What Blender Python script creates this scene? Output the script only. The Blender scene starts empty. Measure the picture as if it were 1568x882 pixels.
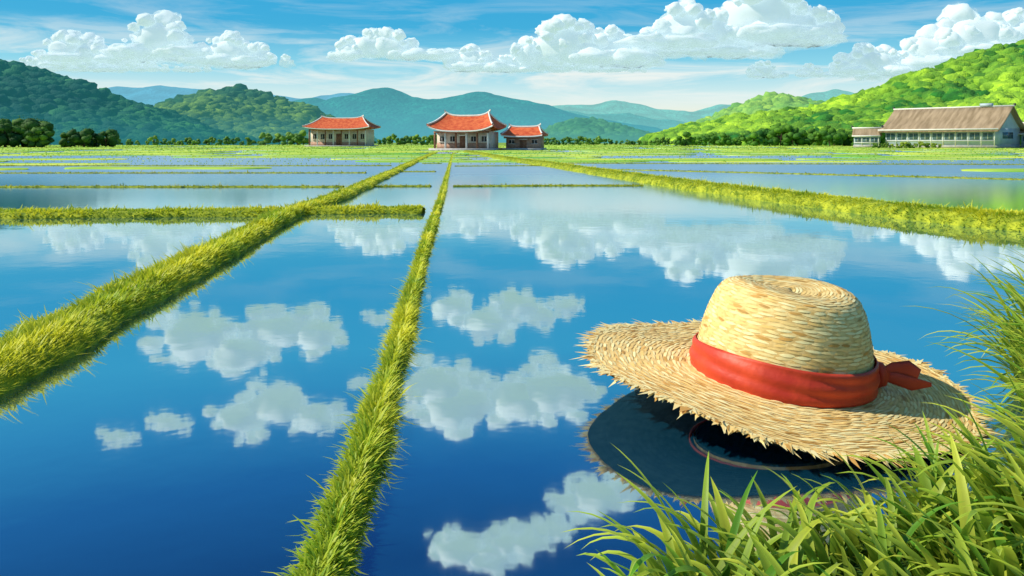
import bpy, bmesh, math, numpy as np
from math import radians, sin, cos, pi
rng = np.random.default_rng(7)
sc = bpy.context.scene
sc.view_settings.view_transform = 'Standard'
sc.view_settings.look = 'None'
sc.view_settings.exposure = 0
FL = 1220.0; CH = 1.6
# ---- pixel helpers
def G(a, b, z=0.0):
    y = FL*(CH-z)/(b-216.0); return ((a-784.0)/FL*y, y)
def S(a, b, D):
    return ((a-784.0)/FL*D, (216.0-b)/FL*D+CH)

# ---------------------------------------------------------------- noise
def vn(p, seed=0.0):
    i = np.floor(p); f = p-i; f = f*f*(3-2*f)
    def h(a, b, c):
        s = np.sin((i[:,0]+a)*127.1+(i[:,1]+b)*311.7+(i[:,2]+c)*74.7+seed*13.7)*43758.5453
        return s-np.floor(s)
    x, y, z = f[:,0], f[:,1], f[:,2]
    c00 = h(0,0,0)*(1-x)+h(1,0,0)*x; c10 = h(0,1,0)*(1-x)+h(1,1,0)*x
    c01 = h(0,0,1)*(1-x)+h(1,0,1)*x; c11 = h(0,1,1)*(1-x)+h(1,1,1)*x
    return (c00*(1-y)+c10*y)*(1-z)+(c01*(1-y)+c11*y)*z
def fbm(p, o=4, seed=0.0):
    r = 0; a = .5
    for k in range(o):
        r = r+a*(vn(p*(2.03**k)+k*17.3, seed)-.5); a *= .5
    return r
def P3(x, y, z=0): 
    x = np.asarray(x, float); return np.stack([x, np.broadcast_to(y, x.shape), np.broadcast_to(z, x.shape)], -1).reshape(-1, 3)

# ---------------------------------------------------------------- mesh utils
def mk(name, V, F, mat, cols=None, smooth=False, parent=None):
    V = np.asarray(V, dtype=np.float32).reshape(-1, 3)
    Fs = F if isinstance(F, list) and len(F) and isinstance(F[0], np.ndarray) and F[0].ndim == 2 else [np.asarray(F)]
    loops = np.concatenate([f.reshape(-1) for f in Fs]).astype(np.int32)
    tot = np.concatenate([np.full(len(f), f.shape[1]) for f in Fs]).astype(np.int32)
    st = np.concatenate([[0], np.cumsum(tot)[:-1]]).astype(np.int32)
    me = bpy.data.meshes.new(name)
    me.vertices.add(len(V)); me.vertices.foreach_set('co', V.ravel())
    me.loops.add(len(loops)); me.loops.foreach_set('vertex_index', loops)
    me.polygons.add(len(st)); me.polygons.foreach_set('loop_start', st)
    me.update(calc_edges=True)
    if smooth: me.polygons.foreach_set('use_smooth', np.ones(len(st), dtype=bool))
    if cols is not None:
        ca = me.color_attributes.new('Col', 'FLOAT_COLOR', 'POINT')
        c = np.ones((len(V), 4), dtype=np.float32); c[:, :3] = cols
        ca.data.foreach_set('color', c.ravel())
    me.materials.append(mat)
    o = bpy.data.objects.new(name, me); sc.collection.objects.link(o)
    if parent: o.parent = parent
    return o
def empty(name, loc=(0,0,0), rot=(0,0,0)):
    e = bpy.data.objects.new(name, None); sc.collection.objects.link(e)
    e.location = loc; e.rotation_euler = rot; return e
def gridF(nr, nc):
    i = np.arange(nr-1)[:, None]*nc+np.arange(nc-1)[None, :]
    i = i.ravel(); return np.stack([i, i+1, i+nc+1, i+nc], -1)
def box(name, c, s, mat, parent):
    x, y, z = [v/2 for v in s]
    V = np.array([[a*x, b*y, d*z] for a in (-1,1) for b in (-1,1) for d in (-1,1)])+np.array(c)
    F = np.array([[0,1,3,2],[4,6,7,5],[0,4,5,1],[2,3,7,6],[0,2,6,4],[1,5,7,3]])
    return mk(name, V, F, mat, parent=parent)
def ico(sub):
    bm = bmesh.new(); bmesh.ops.create_icosphere(bm, subdivisions=sub, radius=1)
    V = np.array([v.co[:] for v in bm.verts]); F = np.array([[v.index for v in f.verts] for f in bm.faces]); bm.free()
    return V, F
def lumps(sub, n, amp, fr, seed):
    V, F = ico(sub); L = []
    for k in range(n):
        b = np.abs(2*vn(V*fr+k*9.1+20, seed)-1)*amp+np.abs(2*vn(V*fr*2.3+k*5.7+40, seed)-1)*amp*.5+np.abs(2*vn(V*fr*5+k*3+60, seed)-1)*amp*.28
        L.append(V*(0.8+b)[:, None])
    return L, F
def scatter(L, F, C, Sc, cols=None, tilt=.4):
    out = []; Fo = []; Co = []; n = len(L[0])
    ang = rng.uniform(0, 2*pi, len(C)); ax = rng.uniform(-tilt, tilt, len(C))
    for k in range(len(C)):
        v = L[rng.integers(len(L))]
        c, s = cos(ang[k]), sin(ang[k]); c2, s2 = cos(ax[k]), sin(ax[k])
        x = v[:,0]*c-v[:,1]*s; y = v[:,0]*s+v[:,1]*c; z = v[:,2]
        y, z = y*c2-z*s2, y*s2+z*c2
        out.append(np.stack([x, y, z], -1)*Sc[k]+C[k]); Fo.append(F+k*n)
        if cols is not None: Co.append(np.broadcast_to(cols[k], (n, 3)))
    return np.concatenate(out), np.concatenate(Fo), (np.concatenate(Co) if cols is not None else None)

# ---------------------------------------------------------------- materials
def newmat(name):
    m = bpy.data.materials.new(name); m.use_nodes = True
    try: m.cycles.emission_sampling = 'NONE'
    except Exception: pass
    nt = m.node_tree; nt.nodes.clear()
    return m, nt, nt.nodes, nt.links
def noisy(name, c1, c2, scale=3.0, rough=.8, bump=.3, bscale=None, attr=False, stretch=(1,1,1), transl=0, spec=.2, emis=None, dist=.05, mist_glow=None):
    m, nt, N, L = newmat(name)
    out = N.new('ShaderNodeOutputMaterial'); b = N.new('ShaderNodeBsdfPrincipled')
    b.inputs['Roughness'].default_value = rough; b.inputs['Specular IOR Level'].default_value = spec
    tc = N.new('ShaderNodeTexCoord'); mp = N.new('ShaderNodeMapping'); mp.inputs['Scale'].default_value = stretch
    L.new(tc.outputs['Object'], mp.inputs['Vector'])
    n = N.new('ShaderNodeTexNoise'); n.inputs['Scale'].default_value = scale; n.inputs['Detail'].default_value = 5
    L.new(mp.outputs[0], n.inputs['Vector'])
    r = N.new('ShaderNodeValToRGB'); r.color_ramp.elements[0].position = .36; r.color_ramp.elements[1].position = .64
    r.color_ramp.elements[0].color = (*c1, 1); r.color_ramp.elements[1].color = (*c2, 1)
    L.new(n.outputs['Fac'], r.inputs[0]); col = r.outputs[0]
    if attr:
        a = N.new('ShaderNodeAttribute'); a.attribute_name = 'Col'
        mx = N.new('ShaderNodeMix'); mx.data_type = 'RGBA'; mx.blend_type = 'MULTIPLY'; mx.inputs[0].default_value = 1
        L.new(a.outputs['Color'], mx.inputs[6]); L.new(col, mx.inputs[7]); col = mx.outputs[2]
    L.new(col, b.inputs['Base Color'])
    if bump:
        n2 = N.new('ShaderNodeTexNoise'); n2.inputs['Scale'].default_value = bscale or scale*3; n2.inputs['Detail'].default_value = 4
        L.new(mp.outputs[0], n2.inputs['Vector'])
        bp = N.new('ShaderNodeBump'); bp.inputs['Strength'].default_value = bump; bp.inputs['Distance'].default_value = dist
        L.new(n2.outputs['Fac'], bp.inputs['Height']); L.new(bp.outputs[0], b.inputs['Normal'])
    res = b.outputs[0]
    if emis:   # surface glow mixed in to imitate air haze before far terrain
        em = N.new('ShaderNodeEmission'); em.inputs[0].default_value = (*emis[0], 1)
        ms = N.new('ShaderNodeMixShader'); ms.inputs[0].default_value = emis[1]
        if mist_glow:   # painted haze glow gets stronger towards the valley bottoms
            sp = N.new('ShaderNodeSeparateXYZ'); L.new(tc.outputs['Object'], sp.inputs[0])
            ad = N.new('ShaderNodeMath'); ad.operation = 'MULTIPLY_ADD'; ad.inputs[1].default_value = mist_glow*.9; L.new(n.outputs['Fac'], ad.inputs[0]); L.new(sp.outputs[2], ad.inputs[2])
            mr = N.new('ShaderNodeMapRange'); mr.inputs['From Min'].default_value = mist_glow*.3; mr.inputs['From Max'].default_value = mist_glow*1.5
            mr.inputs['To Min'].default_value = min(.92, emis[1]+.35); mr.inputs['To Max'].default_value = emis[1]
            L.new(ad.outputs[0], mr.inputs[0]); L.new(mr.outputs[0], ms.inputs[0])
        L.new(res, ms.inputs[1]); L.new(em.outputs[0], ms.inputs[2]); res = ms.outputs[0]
    if transl:
        t = N.new('ShaderNodeBsdfTranslucent'); L.new(col, t.inputs['Color'])
        ms = N.new('ShaderNodeMixShader'); ms.inputs[0].default_value = transl
        L.new(res, ms.inputs[1]); L.new(t.outputs[0], ms.inputs[2]); res = ms.outputs[0]
    L.new(res, out.inputs[0]); return m

M_blade = noisy('grass_blades', (.88,.88,.8), (1,1,1), 2, .5, 0, attr=True, transl=.4, spec=.35)
M_dike = noisy('dike_soil_grass', (.12,.19,.015), (.42,.46,.03), 5, .9, .6)
M_bank = noisy('bank_soil', (.01,.04,.006), (.04,.10,.012), 5, .9, .6)
M_ground = noisy('ground', (.12,.26,.03), (.34,.46,.05), .03, .9, 0, stretch=(.3,1,1))
M_field = noisy('rice_field', (.14,.42,.05), (.66,.74,.10), .16, .85, .5, 3, stretch=(.3,1.2,1), dist=.1)
M_canopy_args = dict(c1=(.5,.6,.65), c2=(1.2,1.15,1), scale=.16, rough=.85, bump=1.0, bscale=1.1, attr=True, dist=.9)
M_canopy = noisy('canopy', **M_canopy_args)
M_tree = noisy('tree_leaves', (.6,.65,.6), (1.1,1.1,1), .8, .7, .5, 4, attr=True, transl=.15, dist=.2)
M_bark = noisy('bark', (.06,.04,.025), (.12,.09,.06), 6)

# ---------------------------------------------------------------- camera, sun, sky
cam = bpy.data.cameras.new('camera'); co = bpy.data.objects.new('camera', cam); sc.collection.objects.link(co)
cam.lens = 28.0; cam.sensor_width = 36; cam.shift_y = -225/1568; cam.clip_end = 60000; cam.clip_start = .05
co.location = (0, 0, CH); co.rotation_euler = (radians(90), 0, 0); sc.camera = co

sd = np.array([-.74, -.06, .66]); sd /= np.linalg.norm(sd)
el = math.asin(sd[2]); az = math.atan2(sd[0], sd[1])
sl = bpy.data.lights.new('sun', 'SUN'); sl.energy = 5; sl.angle = radians(.5); sl.color = (1, .94, .82)
so = bpy.data.objects.new('sun', sl); sc.collection.objects.link(so)
from mathutils import Vector
so.rotation_euler = Vector(sd).to_track_quat('Z', 'Y').to_euler(); so.location = (-50, -5, 60)

w = bpy.data.worlds.new('World'); sc.world = w; w.use_nodes = True
N = w.node_tree.nodes; L = w.node_tree.links; N.clear()
wo = N.new('ShaderNodeOutputWorld'); bg = N.new('ShaderNodeBackground'); bg.inputs[1].default_value = .1
sky = N.new('ShaderNodeTexSky'); sky.sky_type = 'NISHITA'; sky.sun_disc = False
sky.sun_elevation = el; sky.sun_rotation = az; sky.air_density = 1.0; sky.dust_density = .3; sky.ozone_density = 3
tc = N.new('ShaderNodeTexCoord'); sx = N.new('ShaderNodeSeparateXYZ'); L.new(tc.outputs['Generated'], sx.inputs[0])
rp = N.new('ShaderNodeValToRGB'); cr = rp.color_ramp
stops = [(0,(.94,.88,.66)),(.03,(.92,.92,.76)),(.055,(.68,.88,.88)),(.09,(.27,.69,.85)),(.14,(.045,.43,.73)),(.18,(.03,.40,.73)),(.25,(.05,.45,.78)),(.31,(.032,.32,.68)),(.38,(.010,.14,.46)),(.46,(.002,.045,.24)),(.6,(.01,.09,.3)),(1,(.16,.38,.66))]
cr.elements[0].position = 0; cr.elements[0].color = (*stops[0][1],1); cr.elements[1].position = 1; cr.elements[1].color = (*stops[-1][1],1)
for p, c in stops[1:-1]:
    e = cr.elements.new(p); e.color = (*c, 1)
L.new(sx.outputs[2], rp.inputs[0])
sc10 = N.new('ShaderNodeVectorMath'); sc10.operation = 'SCALE'; sc10.inputs['Scale'].default_value = 10
L.new(rp.outputs[0], sc10.inputs[0])
mx = N.new('ShaderNodeMix'); mx.data_type = 'RGBA'; mx.inputs[0].default_value = .94
L.new(sky.outputs[0], mx.inputs[6]); L.new(sc10.outputs[0], mx.inputs[7])
# thin stratus low over the horizon
mp = N.new('ShaderNodeMapping'); mp.inputs['Scale'].default_value = (5, 5, 40)
L.new(tc.outputs['Generated'], mp.inputs[0])
nz = N.new('ShaderNodeTexNoise'); nz.inputs['Scale'].default_value = 1; nz.inputs['Detail'].default_value = 8; nz.inputs['Roughness'].default_value = .62; nz.inputs['Distortion'].default_value = .7
L.new(mp.outputs[0], nz.inputs['Vector'])
r2 = N.new('ShaderNodeValToRGB'); r2.color_ramp.elements[0].position = .46; r2.color_ramp.elements[1].position = .64
L.new(nz.outputs['Fac'], r2.inputs[0])
r3 = N.new('ShaderNodeValToRGB'); q = r3.color_ramp; q.elements[0].position = .02; q.elements[0].color = (.5,.5,.5,1); q.elements[1].position = .19; q.elements[1].color = (.03,.03,.03,1)
e = q.elements.new(.08); e.color = (1,1,1,1)
e = q.elements.new(.125); e.color = (.38,.38,.38,1)
e = q.elements.new(.24); e.color = (0,0,0,1)
L.new(sx.outputs[2], r3.inputs[0])
mu = N.new('ShaderNodeMath'); mu.operation = 'MULTIPLY'; L.new(r2.outputs[0], mu.inputs[0]); L.new(r3.outputs[0], mu.inputs[1])
mx2 = N.new('ShaderNodeMix'); mx2.data_type = 'RGBA'; mx2.inputs[7].default_value = (8.4, 9.1, 8.8, 1)
L.new(mu.outputs[0], mx2.inputs[0]); L.new(mx.outputs[2], mx2.inputs[6])
L.new(mx2.outputs[2], bg.inputs[0]); L.new(bg.outputs[0], wo.inputs[0])

# ---------------------------------------------------------------- clouds
m, nt, N, L = newmat('cloud')
out = N.new('ShaderNodeOutputMaterial'); df = N.new('ShaderNodeBsdfDiffuse'); df.inputs[0].default_value = (.5,.485,.46,1)
em = N.new('ShaderNodeEmission'); em.inputs[0].default_value = (.50,.73,.84,1); em.inputs[1].default_value = .66  # bluish glow added to the clouds in place of light scattered inside them
ad = N.new('ShaderNodeAddShader'); L.new(df.outputs[0], ad.inputs[0]); L.new(em.outputs[0], ad.inputs[1])
lw = N.new('ShaderNodeLayerWeight'); lw.inputs[0].default_value = .5
tc = N.new('ShaderNodeTexCoord'); nz = N.new('ShaderNodeTexNoise'); nz.inputs['Scale'].default_value = .010; nz.inputs['Detail'].default_value = 5; nz.inputs['Roughness'].default_value = .62
L.new(tc.outputs['Object'], nz.inputs['Vector'])
ma = N.new('ShaderNodeMath'); ma.operation = 'MULTIPLY_ADD'; ma.inputs[1].default_value = 1.4; L.new(nz.outputs['Fac'], ma.inputs[0]); L.new(lw.outputs['Facing'], ma.inputs[2])
rr = N.new('ShaderNodeMapRange'); rr.inputs['From Min'].default_value = 1.12; rr.inputs['From Max'].default_value = 1.5; rr.interpolation_type = 'SMOOTHSTEP'
L.new(ma.outputs[0], rr.inputs[0])
at = N.new('ShaderNodeAttribute'); at.attribute_name = 'Col'; sp = N.new('ShaderNodeSeparateColor'); L.new(at.outputs['Color'], sp.inputs[0])
hh = N.new('ShaderNodeMath'); hh.operation = 'MULTIPLY_ADD'; hh.inputs[1].default_value = .7; L.new(nz.outputs['Fac'], hh.inputs[0]); L.new(sp.outputs[0], hh.inputs[2])
hr = N.new('ShaderNodeMapRange'); hr.inputs['From Min'].default_value = .27; hr.inputs['From Max'].default_value = .72; hr.inputs['To Min'].default_value = .95; hr.inputs['To Max'].default_value = 0
L.new(hh.outputs[0], hr.inputs[0])
mxm = N.new('ShaderNodeMath'); mxm.operation = 'MAXIMUM'; L.new(rr.outputs[0], mxm.inputs[0]); L.new(hr.outputs[0], mxm.inputs[1])
tr = N.new('ShaderNodeBsdfTransparent'); ms = N.new('ShaderNodeMixShader')
L.new(mxm.outputs[0], ms.inputs[0]); L.new(ad.outputs[0], ms.inputs[1]); L.new(tr.outputs[0], ms.inputs[2]); L.new(ms.outputs[0], out.inputs[0])
M_cloud = m
CL, CF = lumps(3, 8, .36, 1.6, 3)
CC = []; CS = []; CZ = []
def puff(x, y, z, rx, ry, rz, zb, H):
    CC.append((x, y, z)); CS.append((rx, ry, rz)); CZ.append((zb, H))
def cloud(a0, a1, b0, b1, D=6000, lean=None):
    x0, zt = S(a0, b0, D); x1, zb = S(a1, b1, D)
    W = (x1-x0)/2; H = zt-zb; xc = (x0+x1)/2
    for i in range(int(4+3*W/H)):
        t = rng.uniform(-.85, .85); puff(xc+t*W, D+rng.uniform(-.3,.3)*H, zb+H*.18, H*rng.uniform(.35,.6), H*.4, H*rng.uniform(.13,.2), zb, H)
    nt_ = max(3, int(2.6*W/H+1.5)); pk = rng.uniform(-.35, .35) if lean is None else lean
    for k in range(nt_):
        t = -1+2*(k+.5)/nt_+rng.uniform(-.25,.25)/nt_
        hT = H*max(.38, (1-abs(t-pk)**1.6*.6)*rng.uniform(.75,1.08)); hT = min(hT, H); r0 = min(hT*.42, W*.95/nt_*2.0)
        X = xc+t*(W-r0*.7)
        puff(X, D, zb+hT*.40, r0*1.25, r0, hT*.38, zb, H)
        puff(X+rng.uniform(-.3,.3)*r0, D, zb+hT-r0*.62, r0*.75, r0*.7, r0*.6, zb, H)
        for j in range(9):
            a = rng.uniform(-.25, pi+.25); rs = r0*rng.uniform(.16,.4); q = rng.uniform(.7,1.0)
            zc = zb+hT*.45+sin(a)*(hT*.5-rs*.4)*q
            puff(X+cos(a)*r0*1.05*q, D-rng.uniform(0,.9)*r0, max(zc, zb+rs*.5), rs*1.15, rs, rs*.95, zb, H)
for a in [(70,205,30,104),(180,310,16,98),(10,120,72,106),(20,330,80,112),(285,460,46,106),(508,690,38,95),(672,800,60,113),(770,985,14,107),(890,1010,46,106),(680,1000,84,112),
          (965,1130,-16,86),(1060,1262,-40,76),(1140,1290,4,74),(980,1200,30,92),(1140,1205,90,121),(1215,1275,94,119),(1262,1410,62,120),(1340,1500,28,114),(1410,1560,0,100),(1500,1720,-24,104),(1300,1560,84,124)]:
    cloud(*a)
def up(a0, a1, w0, w1, D=5000):   # clouds nearer overhead (seen mirrored in the paddies): ragged all round
    x0, zb = S(a0, 432-w0, D); x1, zt = S(a1, 432-w1, D)
    W = (x1-x0)/2; H = zt-zb; xc = (x0+x1)/2; zc = (zb+zt)/2
    nk = max(2, int(2.4*W/H+.8)); ph = rng.uniform(0,6)
    for k in range(nk):
        t = (-1+2*(k+.5)/nk)
        r0 = H*.36*(1-.35*abs(t)**2)*rng.uniform(.8,1.1); r0 = min(r0, W*1.25/nk)
        X = xc+t*(W-r0*.9); Z = zc+sin(ph+k*2.4)*(H/2-r0)*.8
        puff(X, D, Z, r0*1.35, r0, r0*.85, zb-H, H)
        for j in range(14):
            a = rng.uniform(0, 2*pi); rs = r0*rng.uniform(.12,.42); q = rng.uniform(.85,1.35)
            puff(X+cos(a)*r0*1.3*q, D-rng.uniform(-.5,.6)*r0, np.clip(Z+sin(a)*r0*.9*q, zb+rs*.5, zt-rs*.5), rs*1.3, rs, rs*.75, zb-H*rng.uniform(.1,1), H)
for a in [(235,440,455,580),(370,540,446,552),(640,800,440,530),(720,900,440,505),
          (615,750,546,664),(735,915,545,668),(320,530,582,672),(145,218,655,682),(215,302,630,664),(550,612,474,500),(528,568,574,598),
          (830,1000,716,802),(650,800,800,900),(730,890,785,860),(1155,1260,735,790),(1190,1330,850,900)]:
    up(*a)
V, F, _ = scatter(CL, CF, np.array(CC), np.array(CS), tilt=.25)
cz = np.repeat(np.array(CZ), len(CL[0]), 0); hrel = np.clip((V[:,2]-cz[:,0])/cz[:,1], 0, 1)
mk('clouds', V, F, M_cloud, cols=np.stack([hrel]*3, -1), smooth=True)

# ---------------------------------------------------------------- ground & water
gv = np.array([[-30000,-3000,-.6],[30000,-3000,-.6],[30000,40000,-.6],[-30000,40000,-.6]])
mk('ground', gv, np.array([[0,1,2,3]]), M_ground)
m, nt, N, L = newmat('paddy_water')
out = N.new('ShaderNodeOutputMaterial'); gl = N.new('ShaderNodeBsdfGlossy')
gl.inputs[0].default_value = (.93,1,1,1)
df = N.new('ShaderNodeBsdfDiffuse'); df.inputs[0].default_value = (.004,.06,.115,1)
fr = N.new('ShaderNodeFresnel'); fr.inputs[0].default_value = 1.5
mr = N.new('ShaderNodeMapRange'); mr.inputs['To Min'].default_value = .56; mr.inputs['To Max'].default_value = 1.0
L.new(fr.outputs[0], mr.inputs[0])
ms = N.new('ShaderNodeMixShader'); L.new(mr.outputs[0], ms.inputs[0]); L.new(df.outputs[0], ms.inputs[1]); L.new(gl.outputs[0], ms.inputs[2]); L.new(ms.outputs[0], out.inputs[0])
tc = N.new('ShaderNodeTexCoord'); nz = N.new('ShaderNodeTexNoise'); nz.inputs['Scale'].default_value = 2.2; nz.inputs['Detail'].default_value = 3
L.new(tc.outputs['Object'], nz.inputs['Vector'])
bp = N.new('ShaderNodeBump'); bp.inputs['Strength'].default_value = .05; bp.inputs['Distance'].default_value = .02
L.new(nz.outputs['Fac'], bp.inputs['Height']); L.new(bp.outputs[0], gl.inputs['Normal'])
# a light breeze ruffles the open paddies further out
sp = N.new('ShaderNodeSeparateXYZ'); L.new(tc.outputs['Object'], sp.inputs[0])
rg = N.new('ShaderNodeMapRange'); rg.inputs['From Min'].default_value = 16; rg.inputs['From Max'].default_value = 42; rg.inputs['To Min'].default_value = .035; rg.inputs['To Max'].default_value = .32
L.new(sp.outputs[1], rg.inputs[0]); L.new(rg.outputs[0], gl.inputs['Roughness'])
mk('water', np.array([[-320,-30,0],[320,-30,0],[320,300,0],[-320,300,0]]), np.array([[0,1,2,3]]), m)

# ---------------------------------------------------------------- blades
def blades(root, length, width, az, tilt, bend, segs, cb, ct, fold=0.0, tw=None):
    n = len(root); d = np.stack([np.cos(az), np.sin(az), np.zeros(n)], -1)
    a2 = az+pi/2+(rng.uniform(-.5,.5,n) if tw is None else tw)
    sv = np.stack([np.cos(a2), np.sin(a2), np.zeros(n)], -1)
    pos = root.copy(); rows = []; cols = []
    k = 3 if fold else 2
    for j in range(segs+1):
        t = j/segs
        wv = width*(min(1, .55+1.8*t))*(1-t**2.2)**.8+1e-4
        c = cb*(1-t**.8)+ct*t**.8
        if fold:
            rows += [pos-sv*wv[:,None]*.5, pos-np.array([0,0,1])*(wv*fold)[:,None], pos+sv*wv[:,None]*.5]
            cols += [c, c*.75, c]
        else:
            rows += [pos-sv*wv[:,None]*.5, pos+sv*wv[:,None]*.5]; cols += [c, c]
        th = tilt+bend*t**1.3
        pos = pos+(np.sin(th)[:,None]*d+np.cos(th)[:,None]*np.array([0,0,1]))*(length/segs)[:,None]
    V = np.stack(rows, 1).reshape(-1, 3); C = np.stack(cols, 1).reshape(-1, 3)
    R = (segs+1)*k; f = []
    for j in range(segs):
        for q in range(k-1):
            o = j*k+q; f.append([o, o+1, o+k+1, o+k])
    f = np.array(f); Fa = (np.arange(n)[:, None, None]*R+f[None]).reshape(-1, 4)
    return V, Fa, C
def mixc(a, b, t): return np.array(a)[None]*(1-t[:,None])+np.array(b)[None]*t[:,None]

# ---------------------------------------------------------------- dikes
def dike(pts, wd, ht, seed, bl=.15, dens=3000, dark=0.0):
    pts = np.array(pts, float)
    seg = np.linalg.norm(np.diff(pts, axis=0), axis=1); s = np.concatenate([[0], np.cumsum(seg)])
    T = [0]
    while T[-1] < s[-1]:
        x = np.interp(T[-1], s, pts[:,0]); y = np.interp(T[-1], s, pts[:,1])
        T.append(T[-1]+max(.08, math.hypot(x, y)*.02))
    T = np.array(T); T[-1] = s[-1]
    def ev(t):
        a = 0
        for o in (-.8, -.4, 0, .4, .8):
            tt = np.clip(t+o, 0, s[-1]); a = a+np.stack([np.interp(tt, s, pts[:,0]), np.interp(tt, s, pts[:,1])], -1)
        return a/5
    def frame(t):
        p = ev(t); q = ev(np.minimum(t+.05, s[-1]))-ev(np.maximum(t-.05, 0)); q /= np.linalg.norm(q, axis=1)[:,None]+1e-9
        n = np.stack([-q[:,1], q[:,0]], -1)
        wig = fbm(P3(t*.9, seed, 0), 3, seed)*.5
        wf = 1+fbm(P3(t*1.3, seed+5, 2), 3, seed)*.7
        return p+n*(wig*wd*.35)[:,None], n, wf
    def prof(u): return ht*np.sqrt(np.clip(1-np.abs(u)**2.4, 0, 1))
    p, n, wf = frame(T); us = np.array([-1.12,-1,-.85,-.6,-.3,0,.3,.6,.85,1,1.12])
    V = []
    for u in us:
        z = prof(np.array([u]))[0] if abs(u) < 1 else (-.02 if abs(u) == 1 else -.3)
        xy = p+n*(u*wd/2*wf)[:,None]
        zz = z+fbm(np.concatenate([xy*4, np.zeros((len(T),1))], 1), 3, seed)*ht*.5*(abs(u) < 1)
        V.append(np.concatenate([xy, zz[:,None]], 1))
    V = np.stack(V, 1)
    body = mk('paddy_dike', V.reshape(-1,3), gridF(len(T), len(us)), M_dike, smooth=True)
    tt = np.linspace(0, s[-1], 4000); pp = ev(tt); dd = np.hypot(pp[:,0], pp[:,1])
    vis = (pp[:,1] > 1.5) & (np.abs(pp[:,0]) < pp[:,1]*.75+1.5)
    rho = dens*np.minimum(1.2, (4/np.maximum(dd,3.0))**1.15)*wd*vis
    N_ = int(rho.mean()*s[-1]); cdf = np.cumsum(rho); cdf /= cdf[-1]
    t = np.interp(rng.random(N_), cdf, tt)+rng.uniform(-.02,.02,N_); t = np.clip(t, 0, s[-1])
    p, n, wf = frame(t); u = rng.uniform(-1.02, 1.02, N_)
    xy = p+n*(u*wd/2*wf)[:,None]; z = prof(np.clip(u,-.98,.98))-.01
    dd = np.hypot(xy[:,0], xy[:,1]); g = np.clip(dd/6, .9, 2.6)
    root = np.concatenate([xy, z[:,None]], 1)
    clump = vn(np.concatenate([xy*3.2, np.zeros((N_,1))],1), seed)
    ln = bl*rng.uniform(.5, 1.2, N_)*(.5+1.0*clump)
    ln *= np.where(rng.random(N_) < .05, 1.9, 1)
    wdt = .012*g*rng.uniform(.7,1.3,N_)
    az_out = np.arctan2(n[:,1]*np.sign(u), n[:,0]*np.sign(u))
    azz = az_out+rng.normal(0, .9, N_)
    tilt = .25+.75*np.abs(u)+rng.uniform(-.1,.25,N_); bend = rng.uniform(.3,1.2,N_)
    k = np.clip(.66+1.7*fbm(np.concatenate([xy*1.2, np.zeros((N_,1))],1), 3, 5)+.5*(clump-.5)+rng.normal(0,.2,N_), 0, 1)
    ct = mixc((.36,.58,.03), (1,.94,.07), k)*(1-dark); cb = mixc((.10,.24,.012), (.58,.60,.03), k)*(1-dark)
    Vb, Fb, Cb = blades(root, ln, wdt, azz, tilt, bend, 2 if wd > .5 else 3, cb, ct)
    mk('dike_grass', Vb, Fb, M_blade, cols=Cb, parent=body)
    return body
cen = [(-.39,-3),G(492,882),G(548,750),G(602,560),G(651,380),G(677,300),G(688,255),(-7.3,98),(-7.9,118)]
dike(cen, .155, .07, 1, bl=.08, dens=8500)
left = [(-3.7,-2),G(0,575),G(200,462),G(335,390),G(432,335),G(520,304),G(600,266),G(640,246),(-10.2,105)]
dike(left, .60, .14, 2, bl=.10, dens=4800)
dike([(-60,16.4),(-22,16.6),(-10,16.9),(-4.8,17.4)], 1.0, .12, 3, bl=.09, dens=3200)
dike([(-5.1,17.5),(-3.4,17.9),(-1.75,17.9)], .8, .11, 4, bl=.09, dens=3200)
right = [(13.5,9.5),(11.2,12.6),G(1568,352),G(1430,338),G(1300,321),G(1180,306),G(1050,288),G(930,269),G(850,256),G(780,246),(-3,88),(-6.5,112)]
dike(right, .95, .26, 5, bl=.10, dens=3300)
for i, (a, b, wd) in enumerate([((-60,26.5),(-5.6,27.6),.3),((-5.2,27.6),(-2.6,27.9),.25),((-2.3,27.9),(4.9,28.3),.25),((-80,38),(-7,39.5),.4),((4.6,45),(22,32),.35),((-6.2,41),(-3.7,41),.3),
        ((22,32),(60,28),.4),((2,57),(60,50),.5),((-90,50),(-7.5,51),.5),((-6.5,56),(-4.8,56),.5),((-3.8,50),(2,51),.4)]):
    dike([a, ((a[0]+b[0])/2, (a[1]+b[1])/2+.25), b], wd, .05, 20+i, bl=.07, dens=2200, dark=.35)

# rice fields: planted plots standing just above the water between flooded ones
V = []; F = []
def plot(x0, x1, y0, y1):
    nx = 24; t = np.linspace(0, 1, nx)
    lo = y0+(y1-y0)*.25*fbm(P3(t*5+x0, y0), 3, 2)*1.6; hi = y1+(y1-y0)*.25*fbm(P3(t*5+x0, y1+3), 3, 2)*1.6
    x = x0+(x1-x0)*t; b = len(V)
    rd = np.minimum(1, np.minimum(t, 1-t)*12)**.5; mid = (lo+hi)/2; lo = mid+(lo-mid)*rd; hi = mid+(hi-mid)*rd
    zt = .06
    for k in range(nx):
        V.append((x[k], lo[k], -.02)); V.append((x[k], lo[k]+.1, zt)); V.append((x[k], hi[k]+.2, zt+.01))
    for k in range(nx-1):
        for q in (0, 1): F.append((b+3*k+q, b+3*k+3+q, b+3*k+4+q, b+3*k+1+q))
bands = [(53,55.5,.6),(59,62.5,.65),(67,71,.7),(76,82,.75),(87,95,.8),(101,111,.85),(117,131,.85),(138,160,.95),(164,200,1),(204,300,1)]
for y0, y1, pr in bands:
    x = -y1*.85
    while x < y1*.85:
        wd = rng.uniform(.12,.4)*y1
        if rng.random() < pr: plot(x, x+wd, y0+rng.uniform(-.6,.6), y1+rng.uniform(-1,1))
        x += wd+rng.uniform(.5,2)
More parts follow.
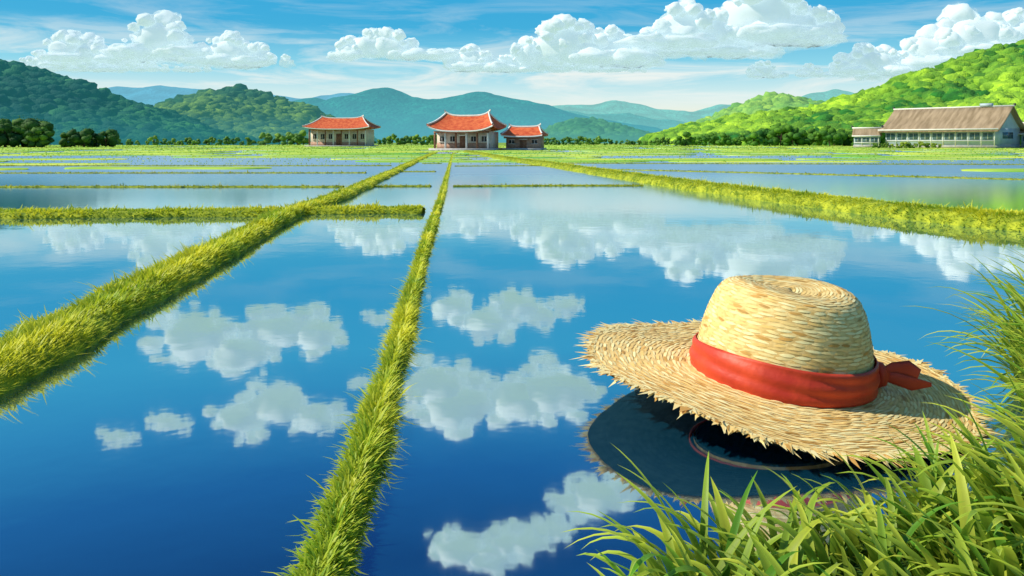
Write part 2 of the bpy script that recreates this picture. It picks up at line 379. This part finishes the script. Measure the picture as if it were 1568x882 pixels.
for a in [(-40,-27,43,45.5),(-26,-14,45,47.5),(8,22,63,66),(24,44,41,44)]: plot(*a)
mk('rice_field', np.array(V), np.array(F), M_field)
n = 22000
yy = 53*(300/53)**rng.random(n); xx = rng.uniform(-.75,.75,n)*yy
inb = np.zeros(n, bool)
for y0, y1, pr in bands: inb |= (yy > y0+.3) & (yy < y1-.3) & (rng.random(n) < pr)
xx, yy = xx[inb], yy[inb]; n = len(xx)
k = np.clip(.5+1.8*fbm(np.stack([xx*.06, yy*.12, 0*xx],-1), 3, 9)+rng.normal(0,.15,n), 0, 1)
Vb, Fb, Cb = blades(np.stack([xx,yy,np.full(n,.05)],-1), yy*.0006+.05, yy*.0022, rng.uniform(0,6.28,n), np.full(n,.4), np.full(n,.8), 2, mixc((.14,.34,.03),(.4,.5,.05),k), mixc((.25,.58,.06),(.85,.85,.12),k))
mk('rice_plants', Vb, Fb, M_blade, cols=Cb)

# ---------------------------------------------------------------- hills
def hill(name, pts, D, front, col, emis, canopy=0, ccol=None, r=(3,7), seed=1, nz=.12, mist_glow=None):
    pts = np.array(pts, float)
    xs = (pts[:,0]-784)/FL*D; zs = (216-pts[:,1])/FL*D+CH
    x0, x1 = xs[0], xs[-1]; nx = 300; nsr = 70
    def crest(x): 
        a = 0
        for o in (-1,-.5,0,.5,1): a = a+np.interp(x+o*(x1-x0)*.008, xs, zs)
        return a/5+fbm(P3(x/D*40, seed), 3, seed)*D*.006
    def H(x, s):
        sh = np.where(s <= 1, np.clip(s,0,1)**1.15, 1-(s-1)*.8)
        y = D+(s-1)*front
        q = np.stack([x/D*14, y/D*10, 0*x], -1)
        c = crest(x)
        rid = np.abs(2*vn(q+seed*7, seed)-1)-.4+.6*fbm(q*3, 5, seed)
        return y, np.maximum(c, 0)*sh*(1+rid*nz*3*np.clip(1-np.abs(s-.5)*1.6,0.15,1))-1
    X, Sg = np.meshgrid(np.linspace(x0, x1, nx), np.linspace(0, 1.6, nsr), indexing='ij')
    xf, sf = X.ravel(), Sg.ravel(); y, z = H(xf, sf)
    mt = noisy(name+'_cover', tuple(c*.5 for c in col), tuple(min(1,c*1.5) for c in col), 40/D, .95, 1, 200/D, spec=0, emis=emis, dist=D*.008, mist_glow=mist_glow)  # on far layers the blue of air haze is put into col
    o = mk(name, np.stack([xf, y, z], -1), gridF(nx, nsr), mt, smooth=True)
    if canopy:
        n = canopy; x = rng.uniform(x0, x1, n); s = rng.uniform(.02, 1.04, n)**.8
        y, z = H(x, s); ok = (z > 0) & (np.abs(x) < y*.75); x, y, z = x[ok], y[ok], z[ok]; n = len(x)
        rad = rng.uniform(*r, n)
        k = np.clip(.5+2.4*fbm(np.stack([x/35, y/35, z/22], -1), 3, seed)+rng.normal(0,.2,n), 0, 1)
        LL, FF = lumps(2, 8, .7, 1.7, 8)
        Vc, Fc, Cc = scatter(LL, FF, np.stack([x,y,z+rad*.1],-1), np.stack([rad*1.15,rad*1.15,rad*.8],-1), mixc(ccol[0], ccol[1], k))
        mm = noisy(name+'_canopy', emis=emis, mist_glow=mist_glow, **M_canopy_args) if emis else M_canopy
        mk(name+'_forest', Vc, Fc, mm, cols=Cc, parent=o, smooth=False)
    return o
hill('mountain', [(60,214),(120,150),(160,138),(200,133),(250,131),(300,137),(345,140),(400,142),(460,150),(520,141),(620,150),(800,214)], 3400, 900, (.05,.25,.34), ((.20,.56,.74),.74), seed=1, nz=.08, mist_glow=90)
hill('mountain', [(780,214),(820,164),(880,162),(940,154),(980,158),(1020,168),(1060,172),(1100,158),(1140,163),(1200,160),(1240,142),(1280,136),(1330,150),(1400,180)], 2800, 800, (.07,.38,.28), ((.30,.66,.66),.70), seed=2, nz=.10, mist_glow=75)
hill('mountain', [(560,214),(620,170),(680,176),(740,160),(800,172),(850,168),(900,176),(960,172),(1040,186),(1120,196),(1200,214)], 2300, 500, (.05,.28,.24), ((.20,.58,.60),.68), seed=12, nz=.12, mist_glow=60)
hill('mountain', [(380,214),(430,164),(480,150),(510,152),(540,140),(590,136),(630,151),(650,152),(690,144),(740,137),(795,150),(860,168),(920,182),(1000,196),(1060,214)], 1700, 600, (.03,.24,.17), ((.11,.44,.53),.64), seed=3, nz=.18, mist_glow=85)
hill('hill', [(820,214),(850,196),(885,184),(915,188),(960,200),(1000,214)], 950, 200, (.03,.20,.10), ((.12,.44,.40),.5), 700, ((.02,.15,.06),(.10,.32,.10)), (3,6), seed=4, mist_glow=15)
hill('hill', [(150,214),(200,192),(240,170),(280,152),(330,142),(370,139),(400,147),(440,160),(480,172),(520,194),(570,214)], 720, 200, (.05,.16,.05), ((.06,.30,.32),.36), 2600, ((.02,.12,.05),(.22,.38,.05)), (2.5,5.5), seed=5, mist_glow=24)
hill('hill', [(-500,130),(-300,90),(-120,100),(0,101),(50,108),(100,124),(135,130),(165,148),(200,162),(245,172),(290,188),(340,207),(380,216)], 460, 150, (.02,.12,.07), ((.03,.24,.27),.36), 3800, ((.012,.09,.065),(.07,.28,.08)), (1.8,4), seed=6, mist_glow=20)
hill('hill', [(1000,214),(1050,198),(1090,184),(1140,164),(1185,150),(1240,158),(1300,160),(1380,190),(1420,214)], 760, 200, (.14,.38,.05), ((.26,.56,.30),.34), 1600, ((.16,.45,.07),(.5,.74,.08)), (3,6), seed=7, mist_glow=18)
hill('hill', [(985,216),(1050,200),(1120,186),(1180,178),(1240,172),(1290,154),(1340,142),(1400,122),(1460,104),(1510,84),(1568,70),(1700,46),(1900,46),(2100,110)], 430, 160, (.08,.24,.02), ((.14,.42,.16),.10), 6500, ((.025,.20,.02),(.46,.74,.04)), (1.7,4.2), seed=8)

# ---------------------------------------------------------------- tree masses
def treemass(name, specs, cA, cB):
    C = []; Sc = []; Cl = []; LV = []; LC = []; tV = []; tF = []
    for (x, y, h) in specs:
        k0 = rng.random(); cr_ = h*.42
        for (bx, by, bz, ex, ey, ez, r0, r1) in [(x,y,-.3,x+.1*h*rng.uniform(-1,1),y,h*.6,h*.03,h*.015)]+[(x,y,h*.3,x+h*.25*cos(a),y+h*.25*sin(a),h*.62,h*.015,h*.006) for a in rng.uniform(0,6.28,3)]:
            b = len(tV)
            for (px,py,pz,rr_) in ((bx,by,bz,r0),(ex,ey,ez,r1)):
                for j in range(6): tV.append((px+rr_*cos(j*pi/3), py+rr_*sin(j*pi/3), pz))
            for j in range(6): tF.append((b+j, b+(j+1)%6, b+6+(j+1)%6, b+6+j))
        for j in range(11):
            a = rng.uniform(0, 6.28); e = rng.uniform(-.95, 1); q = rng.uniform(.3, 1.0)*cr_
            c = np.array([x+q*cos(a)*(1-max(e,0)*.5)*1.2, y+q*sin(a), h*.47+e*cr_*.8]); rad = h*rng.uniform(.12,.22)
            kk = np.clip(k0*.6+.4*rng.random()+.15*e, 0, 1); cc = np.array(cA)*(1-kk)+np.array(cB)*kk
            C.append(c); Sc.append((rad, rad, rad*.8)); Cl.append(cc)
            n = 70; d = rng.normal(size=(n,3)); d /= np.linalg.norm(d,axis=1)[:,None]
            p = c+d*rad*rng.uniform(.85,1.4,(n,1)); sz = h*.022*rng.uniform(.6,1.5,(n,1))
            t1 = np.cross(d, rng.normal(size=(n,3))); t1 /= np.linalg.norm(t1,axis=1)[:,None]; t2 = np.cross(d+rng.normal(0,.5,(n,3)), t1)
            LV.append(np.stack([p-t1*sz, p-t2*sz*.6, p+t1*sz, p+t2*sz*.6], 1).reshape(-1,3)); LC.append(np.repeat(cc[None]*rng.uniform(.7,1.4,(n,1)), 4, 0))
    LL, FF = lumps(2, 6, .5, 1.6, 4)
    Vc, Fc, Cc = scatter(LL, FF, np.array(C), np.array(Sc), np.array(Cl))
    lv = np.concatenate(LV); lc = np.concatenate(LC); lf = np.arange(len(lv)).reshape(-1,4)+len(Vc)
    o = mk(name, np.concatenate([Vc, lv]), [Fc, lf], M_tree, cols=np.concatenate([Cc, lc]))
    mk('trunks', np.array(tV), np.array(tF), M_bark, parent=o)
sp = []
for u in np.arange(-120, 158, 7): sp.append(((u+rng.uniform(-5,5)-784)/FL*200, 200+rng.uniform(-8,8), rng.uniform(3.5,5.5) if u > 60 else rng.uniform(5.5,7.8)))
treemass('tree_line', sp, (.012,.07,.025), (.12,.26,.03))
sp = []
for u in np.arange(150, 480, 9):
    if rng.random() < .9: D = rng.uniform(290,330); sp.append(((u+rng.uniform(-5,5)-784)/FL*D, D, rng.uniform(1.8,4)+(2.5 if 400 < u < 470 else 0)))
for u in np.arange(560, 680, 10): D = rng.uniform(300,340); sp.append(((u-784)/FL*D, D, rng.uniform(2.5,5)))
for u in np.arange(835, 1050, 9): D = rng.uniform(300,340); sp.append(((u-784)/FL*D, D, rng.uniform(2,4)))
treemass('tree_line', sp, (.04,.17,.05), (.26,.44,.06))
sp = []
for u in np.arange(1040, 1345, 8): D = rng.uniform(245,275); sp.append(((u+rng.uniform(-4,4)-784)/FL*D, D, rng.uniform(3.5,8)*(.7 if u < 1130 else 1)))
for u in np.arange(1560, 1720, 12): D = 250; sp.append(((u-784)/FL*D, D, rng.uniform(6,9)))
treemass('tree_line', sp, (.02,.12,.02), (.16,.36,.03))

# ---------------------------------------------------------------- houses
M_wall = noisy('plaster', (.66,.54,.42), (.78,.68,.56), 1.2, .85, .2)
M_wallr = noisy('brick_wall', (.42,.24,.16), (.55,.36,.26), 2.5, .85, .3)
M_roof = noisy('red_roof_tile', (.55,.08,.03), (.75,.18,.06), 1.5, .7, .3)
M_trim = noisy('white_trim', (.72,.70,.64), (.82,.80,.74), 2, .7, 0)
M_dark = noisy('dark_opening', (.03,.03,.035), (.06,.06,.06), 2, .4, 0)
M_wood = noisy('wood', (.22,.10,.06), (.34,.17,.10), 3, .7, 0)
M_stone = noisy('stone', (.38,.36,.33), (.5,.48,.44), 2, .9, .2)
def curved_roof(par, w, d, z0, rh, over, upt, hip, mat, ribs=26, trim=True):
    hw, hd = w/2+over, d/2+over; hr = hw*hip
    nc = ribs*2+1; nr = 10; c = np.linspace(-1, 1, nc)
    rib = np.where(np.arange(nc) % 2 == 0, .0, .09)
    for sgn, nm in ((-1,'roof_front'), (1,'roof_back')):
        V = []
        for i in range(nr):
            s = i/(nr-1)
            x = c*(hw*(1-s)+hr*s); y = sgn*hd*(1-s)+0*c
            z = z0+rh*(.45*s+.55*s**2)+upt*np.abs(c)**3.5*(1-.35*s)+rib
            V.append(np.stack([x,y,z],-1))
        V = np.array(V).reshape(-1,3)
        o = mk(nm, V, gridF(nr, nc), mat, parent=par)
        sm = o.modifiers.new('s','SOLIDIFY'); sm.thickness = .16; sm.offset = 0
    if hip < .97:
        for sgn, nm in ((-1,'roof_hip_left'), (1,'roof_hip_right')):
            V = []; c2 = np.linspace(-1,1,21); rb = np.where(np.arange(21)%2==0, 0, .09)
            for i in range(nr):
                s = i/(nr-1)
                V.append(np.stack([sgn*(hw*(1-s)+hr*s)+0*c2, c2*hd*(1-s), z0+rh*(.45*s+.55*s**2)+upt*(1-.35*s)*(.35+.65*np.abs(c2)**3)+rb-.01],-1))
            o = mk(nm, np.array(V).reshape(-1,3), gridF(nr,21), mat, parent=par)
            sm = o.modifiers.new('s','SOLIDIFY'); sm.thickness = .14; sm.offset = 0
    def tube(nm, P, r, mt):
        V = []; 
        for p in P:
            for (a, b) in ((-1,-1),(1,-1),(1,1),(-1,1)): V.append((p[0], p[1]+a*r, p[2]+b*r*1.2))
        n = len(P); F = [(4*i+j, 4*i+(j+1)%4, 4*i+4+(j+1)%4, 4*i+4+j) for i in range(n-1) for j in range(4)]+[(0,1,2,3),(4*n-4,4*n-1,4*n-2,4*n-3)]
        mk(nm, np.array(V), np.array(F), mt, parent=par)
    cc = np.linspace(-1,1,25)
    tube('ridge', [(t*(hr+.35), 0, z0+rh+upt*.65*abs(t)**3.5+.15+.35*abs(t)**8) for t in cc], .16, M_trim)
    if trim:
        for sg in (-1, 1): tube('eave_trim', [(t*hw, sg*(hd+.06), z0-.12+upt*abs(t)**3.5) for t in cc], .10, M_trim)
    for sx_ in (-1,1):
        for sy_ in (-1,1):
            V = []
            for i in range(nr):
                s = i/(nr-1); x = sx_*(hw*(1-s)+hr*s); y = sy_*hd*(1-s); z = z0+rh*(.45*s+.55*s**2)+upt*(1-.35*s)+.1
                for (a, b) in ((-.13,-.1),(.13,-.1),(.13,.18),(-.13,.18)): V.append((x+a, y, z+b))
            F = [(4*i+j, 4*i+(j+1)%4, 4*i+4+(j+1)%4, 4*i+4+j) for i in range(nr-1) for j in range(4)]
            mk('hip_rib', np.array(V), np.array(F), M_trim, parent=par)
def house(name, x, y, rot, w, d, wh, rh, over, upt, hip, wall, bays=5, porch=True):
    e = empty(name, (x, y, .05), (0,0,rot))
    box('platform', (0,-.4,.05), (w+over*1.4, d+over*1.4, .5), M_stone, e)
    box('walls', (0,.4,wh/2+.3), (w, d-1.2, wh), wall, e)
    box('dado', (0,-d/2+.97,.75), (w+.05,.06,.9), M_wallr, e)
    bw = w/bays
    for i in range(bays):
        cx = -w/2+bw*(i+.5); fy = -d/2+.96
        if i == bays//2:
            box('door', (cx, fy, wh*.38+.3), (bw*.6,.1,wh*.72), M_wood, e); box('door_lintel', (cx, fy-.03, wh*.78+.3), (bw*.75,.16,.18), M_trim, e)
        else:
            box('window', (cx, fy, wh*.56+.3), (bw*.42,.12,wh*.3), M_dark, e)
            box('window_sill', (cx, fy-.05, wh*.38+.3), (bw*.6,.2,.1), M_trim, e)
            box('window_mullion', (cx, fy-.07, wh*.56+.3), (.08,.06,wh*.3), M_trim, e)
            box('window_head', (cx, fy-.05, wh*.74+.3), (bw*.6,.2,.1), M_trim, e)
    if porch:
        for i in range(bays+1): box('column', (-w/2+bw*i, -d/2-.1, wh/2+.3), (.3,.3,wh), M_trim if i%2 else M_wood, e)
    box('beam', (0,-d/2-.1,wh+.2), (w+.3,.4,.35), M_wood, e)
    curved_roof(e, w, d, wh+.45, rh, over, upt, hip, M_roof)
    box('gable_wall', (0,.4,wh+.6), (w*.8,d*.5,.7), wall, e)
    return e
house('temple_hall', -49.4, 232, radians(-6), 16.5, 9, 4.6, 3.0, 1.5, .7, .62, M_wall, 7)
house('red_roofed_house', -7.9, 141, radians(-14), 9.6, 7, 2.9, 2.5, 1.1, .95, .66, M_wall, 5)
house('farm_cottage', 2.3, 143, radians(-12), 6.2, 5, 2.0, 1.5, .6, .25, .7, M_wallr, 3, False)

M_broof = noisy('brown_roof', (.25,.18,.10), (.42,.31,.19), 1.2, .7, .3, stretch=(1,.2,.2))
M_bwall = noisy('pale_blue_wall', (.36,.47,.52), (.48,.58,.62), .6, .8, .2)
M_glass = noisy('window_glass', (.06,.12,.16), (.12,.20,.24), 2, .15, 0, spec=.6)
def barn(name, x, y, rot, w, d, wh, rh, over, rm=None, clere=False):
    rm = rm or M_broof
    e = empty(name, (x, y, .05), (0,0,rot))
    box('plinth', (0,0,.3), (w+.3,d+.3,.6), M_stone, e)
    box('walls', (0,0,wh/2+.4), (w,d,wh), M_bwall, e)
    for s_ in (-1,1):
        V = np.array([(s_*w/2,-d/2,wh+.4),(s_*w/2,d/2,wh+.4),(s_*w/2,0,wh+.4+rh)]); mk('gable', V, np.array([[0,1,2]]), M_bwall, parent=e)
    nb = max(3, int(w/2.6)); bw = w/nb
    for i in range(nb):
        cx = -w/2+bw*(i+.5)
        box('window', (cx,-d/2-.02,wh*.55+.4), (bw*.72,.1,wh*.36), M_glass, e)
        box('window_frame', (cx,-d/2-.08,wh*.55+.4), (.08,.06,wh*.36), M_trim, e)
        box('pilaster', (cx+bw/2-.01,-d/2-.06,wh/2+.4), (.16,.2,wh), M_trim, e)
    box('string_course', (0,-d/2-.1,wh*.3+.4), (w,.14,.14), M_trim, e)
    box('fascia', (0,-d/2-over-.02,wh+.16), (w+2*over,.12,.3), M_trim, e)
    for s_ in (-1,1): box('gable_window', (s_*(w/2+.03),0,wh*.6+.4), (.1,d*.4,wh*.35), M_glass, e)
    nr, nc = 6, int(w*2)*2+1
    sl_ = rh/(d/2)
    for sg, nm in ((-1,'roof_front'),(1,'roof_back')):
        c = np.linspace(-1,1,nc); V = []
        for i in range(nr):
            s = i/(nr-1); V.append(np.stack([c*(w/2+over), sg*(d/2+over)*(1-s)+0*c, wh+.45-over*sl_+(rh+over*sl_)*s-.25*sin(pi*s)+np.where(np.arange(nc)%2==0,0,.07)], -1))
        o = mk(nm, np.array(V).reshape(-1,3), gridF(nr,nc), rm, parent=e); sm = o.modifiers.new('s','SOLIDIFY'); sm.thickness = .18; sm.offset = 0
    box('ridge', (0,0,wh+rh+.55), (w+2*over+.4,.5,.35), M_trim, e)
    for s_ in (-1,1): box('ridge_finial', (s_*(w/2+over+.2),0,wh+rh+.85), (.4,.4,.5), M_dark, e)
    if clere: box('roof_vent', (w*.32,0,wh+rh+.9), (2.4,1.2,.7), M_bwall, e)
    return e
barn('farm_warehouse', 102.5, 186, radians(-52), 24, 14, 4.0, 4.8, 1.2, clere=True)
barn('farm_shed', 123, 180, radians(-35), 13, 8, 3.0, 2.2, .8)
barn('storage_shed', 86.5, 194, radians(-30), 5.5, 4, 2.6, 1.6, .4)
hs = [((u-784)/FL*172, 172, rng.uniform(1,1.8)) for u in np.arange(1340,1440,9)]
treemass('hedge', hs, (.08,.2,.03), (.4,.5,.05))

# ---------------------------------------------------------------- straw hat
hat = empty('straw_hat', (1.615, 4.97, .18), (radians(2.8), radians(5.4), 0))
CO = (0, -.17, 0)
M_straw = noisy('straw', (.92,.9,.86), (1,1,1), 30, .6, .2, 120, attr=True, spec=.25, dist=.003, transl=.05)
M_strawb = noisy('straw_base', (.66,.42,.13), (.88,.64,.26), 25, .7, .4, 90, dist=.004)
M_hat_shade = noisy('hat_underside_shade', (.02,.045,.055), (.035,.07,.08), 12, .9, .2, spec=.05)  # near-black: shade under and inside the hat put into the colour
M_rib = noisy('red_ribbon', (.50,.035,.014), (.74,.075,.025), 4, .5, .3, 14, spec=.4, dist=.02)
RB, RC = 1.145, .50
def brimz(r, a): 
    t = (r-RC)/(RB-RC)
    return .03*t*np.sin(2*a+.6)+.018*t*np.sin(5*a+1)+.03*(1-t)**2-.012*t+.003*np.abs(np.sin((r-RC)/.046*pi))
bP = lambda r, a: np.stack([r*np.cos(a), r*np.sin(a)+CO[1]*(1-(r-RC)/(RB-RC)), brimz(r,a)], -1)
nr, na = 60, 300
gf = gridF(na, nr)
A, R = np.meshgrid(np.linspace(0,2*pi,na), np.linspace(RC-.004,RB,nr), indexing='ij')
mk('brim', bP(R.ravel(), A.ravel()), gf, M_strawb, smooth=True, parent=hat)
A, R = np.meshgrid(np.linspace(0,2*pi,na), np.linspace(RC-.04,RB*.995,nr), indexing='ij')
mk('brim_shade_sheet', bP(R.ravel(), A.ravel())-np.array([0,0,.012]), gf[:, ::-1], M_hat_shade, smooth=True, parent=hat)  # added dark sheet standing in for shade below the brim
prof = np.array([(.562,.0),(.56,.06),(.553,.14),(.543,.22),(.524,.30),(.500,.38),(.472,.45),(.438,.505),(.398,.534),(.34,.548),(.27,.545),(.2,.534),(.1,.528),(.003,.526)])
prof[:,0] *= .91; prof[:,1] *= 1.03
ps = np.concatenate([[0], np.cumsum(np.linalg.norm(np.diff(prof,axis=0),axis=1))])
def crown(t, a):
    r = np.interp(t, ps, prof[:,0]); z = np.interp(t, ps, prof[:,1]); rd = 1+.012*np.sin(3*a+1)+.004*np.abs(np.sin(t/.036*pi))
    zz = z+.012*np.sin(a*2+.5)*np.clip(z/.5,0,1)
    return np.stack([r*rd*np.cos(a), r*rd*np.sin(a), zz], -1)
A, T = np.meshgrid(np.linspace(0,2*pi,200), np.linspace(0,ps[-1],70), indexing='ij')
cv = crown(T.ravel(), A.ravel())
mk('crown', cv, gridF(200,70), M_strawb, smooth=True, parent=hat).location = CO
mk('crown_shade_shell', cv*np.array([.975,.975,.97])-np.array([0,0,.01]), gridF(200,70)[:, ::-1], M_hat_shade, smooth=True, parent=hat).location = CO
def strawcol(n, dk=.12):
    k = rng.random(n); c = mixc((.92,.62,.20),(1.0,.90,.46),k)
    d = rng.random(n) < dk; c[d] = np.array((.58,.32,.08))*rng.uniform(.8,1.4,(d.sum(),1)); return c
def strips(Pf, Nf, ring, a, la, wd, skew, lift, cols):
    segs = np.array([-1,-.5,0,.5,1.]); wv = np.array([.25,.9,1,.9,.25]); hv = np.array([0,.8,1,.8,0])
    n = len(a); rows = []
    for s, w_, h_ in zip(segs, wv, hv):
        aa = a+la*s*.5; rr_ = ring+skew*s
        p0 = Pf(rr_-wd*w_*.5, aa); p1 = Pf(rr_+wd*w_*.5, aa); nn = Nf(rr_, aa)
        rows += [p0+nn*(lift*(.15+h_))[:,None], p1+nn*(lift*(.15+h_))[:,None]]
    V = np.stack(rows,1).reshape(-1,3)
    f = np.array([[2*j,2*j+1,2*j+3,2*j+2] for j in range(4)])
    return V, (np.arange(n)[:,None,None]*10+f[None]).reshape(-1,4), np.repeat(cols, 10, 0)
ra = []; aa = []
for r in np.arange(RC+.02, RB-.01, .0225):
    n = int(2*pi*r/.095); ra += [r+rng.uniform(-.003,.003) for _ in range(n)]; aa += list(np.linspace(0,2*pi,n,endpoint=False)+rng.uniform(0,.1)+rng.normal(0,.012,n))
ra = np.array(ra); aa = np.array(aa); n = len(ra)
bN = lambda r, a: np.tile(np.array([0,0,1.]), (len(a),1))
V, F, C = strips(bP, bN, ra, aa, rng.uniform(.07,.115,n)/ra, rng.uniform(.012,.019,n), rng.choice([-1,1],n)*rng.uniform(.001,.006,n), rng.uniform(.002,.005,n), strawcol(n,.08))
mk('brim_weave', V, F, M_straw, cols=C, smooth=False, parent=hat)
ta = []; aa = []
for t in np.arange(.15, ps[-1]-.01, .021):
    r = np.interp(t, ps, prof[:,0]); n = max(5, int(2*pi*r/.085)); ta += [t]*n; aa += list(np.linspace(0,2*pi,n,endpoint=False)+rng.uniform(0,1)+rng.normal(0,.015,n))
ta = np.array(ta); aa = np.array(aa); n = len(ta); rr0 = np.interp(ta, ps, prof[:,0])
cP = lambda t, a: crown(np.clip(t,0,ps[-1]), a)
def cN(t, a):
    e = .01; r1 = np.interp(t-e,ps,prof[:,0]); r2 = np.interp(t+e,ps,prof[:,0]); z1 = np.interp(t-e,ps,prof[:,1]); z2 = np.interp(t+e,ps,prof[:,1])
    nr_ = z2-z1; nz_ = r1-r2; q = np.hypot(nr_,nz_)+1e-9; return np.stack([nr_/q*np.cos(a), nr_/q*np.sin(a), nz_/q], -1)
V, F, C = strips(cP, cN, ta, aa, rng.uniform(.065,.10,n)/np.maximum(rr0,.04), rng.uniform(.012,.018,n), rng.choice([-1,1],n)*rng.uniform(.001,.004,n), rng.uniform(.0015,.0035,n), strawcol(n,.08))
mk('crown_weave', V, F, M_straw, cols=C, parent=hat).location = CO
n = 1000; a = np.sort(rng.uniform(0,2*pi,n)); tooth = (np.sin(a*44+2*np.sin(a*7))*.5+.5)**1.6
dirn = a+rng.normal(.3,.32,n); ln = (.015+.085*tooth)*rng.uniform(.55,1.15,n); r = RB-rng.uniform(.0,.05,n); wd = rng.uniform(.010,.024,n)
p = bP(r, a)+np.array([0,0,.004]); d = np.stack([np.cos(dirn), np.sin(dirn), rng.normal(-.05,.09,n)],-1); sv = np.stack([-np.sin(dirn), np.cos(dirn), 0*a],-1)
V = np.stack([p-sv*wd[:,None], p+sv*wd[:,None], p+d*(ln*.7)[:,None]+sv*(wd*.5)[:,None], p+d*(ln*1.1+.02)[:,None]], 1).reshape(-1,3)
mk('brim_fringe', V, np.arange(4*n).reshape(-1,4), M_straw, cols=np.repeat(strawcol(n,.12),4,0), parent=hat)
A, T = np.meshgrid(np.linspace(0,2*pi,220), np.linspace(0,1,14), indexing='ij'); a = A.ravel(); t = T.ravel()
zc = .015+.02*np.sin(a+2.2)+t*(.185+.02*np.sin(a*2)); rr_ = np.interp(zc, prof[:8,1], prof[:8,0])+.014+.010*np.sin(pi*t)+.006*np.sin(t*15+2.0*np.sin(a*1.5)+a)
rb_ = mk('ribbon', np.stack([rr_*np.cos(a), rr_*np.sin(a), zc],-1), gridF(220,14), M_rib, smooth=True, parent=hat); rb_.location = CO; rb_.modifiers.new('s','SOLIDIFY').thickness = .006
def loft(name, P, Wd, Th, upv=(0,0,1)):
    V = []; P = np.array(P, float); upv = np.array(upv, float); k = 12
    for i in range(len(P)):
        tg = P[min(i+1,len(P)-1)]-P[max(i-1,0)]; tg /= np.linalg.norm(tg); b = np.cross(tg, upv); b /= np.linalg.norm(b); u2 = np.cross(b, tg)
        for j in range(k):
            q = 2*pi*j/k; V.append(P[i]+u2*cos(q)*Wd[i]*(1+.1*sin(5*q+i))+b*sin(q)*Th[i])
    n = len(P); F = np.array([(k*i+j, k*i+(j+1)%k, k*i+k+(j+1)%k, k*i+k+j) for i in range(n-1) for j in range(k)])
    mk(name, np.array(V), F, M_rib, smooth=True, parent=hat).location = CO
ka = radians(-8); kx, ky = .53*cos(ka), .53*sin(ka)
loft('knot', [(kx-.02,ky+.02,.17),(kx+.02,ky+.0,.15),(kx+.04,ky-.01,.11),(kx+.03,ky-.02,.06),(kx,ky-.03,.03)], [.01,.05,.06,.05,.01], [.01,.035,.045,.035,.01], (0,1,0.01))
loft('bow_tail', [(kx+.02,ky-.01,.11),(kx+.09,ky-.03,.13),(kx+.16,ky-.05,.13),(kx+.215,ky-.08,.115)], [.02,.055,.08,.065], [.012,.012,.008,.004])
loft('bow_tail', [(kx+.02,ky-.01,.10),(kx+.10,ky-.05,.10),(kx+.19,ky-.08,.085),(kx+.29,ky-.1,.10)], [.02,.035,.04,.012], [.012,.01,.008,.004])

# ---------------------------------------------------------------- grassy bank in the foreground
bxp = np.array([-.6,0,.2,.5,1.0,1.6,2.2,2.7,3.0,3.5,5,8]); byp = np.array([-1,1.3,2.1,2.72,3.05,3.27,3.48,3.86,4.6,5.5,6.8,8])
X, Y = np.meshgrid(np.linspace(-.6,8,120), np.linspace(-2,8.2,130), indexing='ij'); x, y = X.ravel(), Y.ravel()
z = np.clip((np.interp(x,bxp,byp)-y)*.22, -.3, .12)+fbm(np.stack([x*3,y*3,0*x],-1),3,3)*.06
mk('grass_bank', np.stack([x,y,z],-1), gridF(120,130), M_bank, smooth=True)
def fg(n, lmin, lmax, wmin, wmax, segs, xr, yr, edge, bright=1.0, grow=True):
    x = rng.uniform(*xr, n*8); y = rng.uniform(*yr, n*8); dd = np.interp(x,bxp,byp)-y
    ok = (dd > edge[0]) & (dd < edge[1]) & (np.hypot(x,y) > 2.2) & (x < y*.85+.3); x, y, dd = x[ok][:n], y[ok][:n], dd[ok][:n]; n = len(x)
    z = np.clip(dd*.22,-.1,.12)-.02
    L_ = rng.uniform(lmin,lmax,n)*((.8+.45*np.clip((x-1.3)/1.5,0,1)) if grow else 1)
    az = rng.normal(pi*.95, .9, n); az = np.where(rng.random(n)<.35, rng.uniform(0,2*pi,n), az)
    k = np.clip(rng.normal(.55,.3,n),0,1)
    return blades(np.stack([x,y,z],-1), L_, rng.uniform(wmin,wmax,n), az, rng.uniform(.05,.5,n), rng.uniform(.7,2.2,n), segs, mixc((.02,.08,.007),(.09,.22,.015),k), mixc((.22,.54,.04),(.95,1,.10),k)*bright, fold=.22, tw=rng.uniform(-.7,.7,n))  # shade between blades painted in as dark roots, for depth
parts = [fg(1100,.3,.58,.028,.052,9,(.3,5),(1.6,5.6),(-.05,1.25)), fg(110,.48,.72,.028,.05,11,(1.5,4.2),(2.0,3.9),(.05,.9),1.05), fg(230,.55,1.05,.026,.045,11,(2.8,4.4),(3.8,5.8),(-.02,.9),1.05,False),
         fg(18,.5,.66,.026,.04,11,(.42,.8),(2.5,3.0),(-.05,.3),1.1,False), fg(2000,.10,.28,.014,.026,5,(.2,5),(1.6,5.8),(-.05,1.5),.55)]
off = 0; Vs=[];Fs=[];Cs=[]
for V,F,C in parts: Vs.append(V);Fs.append(F+off);Cs.append(C);off+=len(V)
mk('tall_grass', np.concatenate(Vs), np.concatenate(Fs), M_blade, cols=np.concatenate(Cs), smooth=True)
print('BLENDER OK')
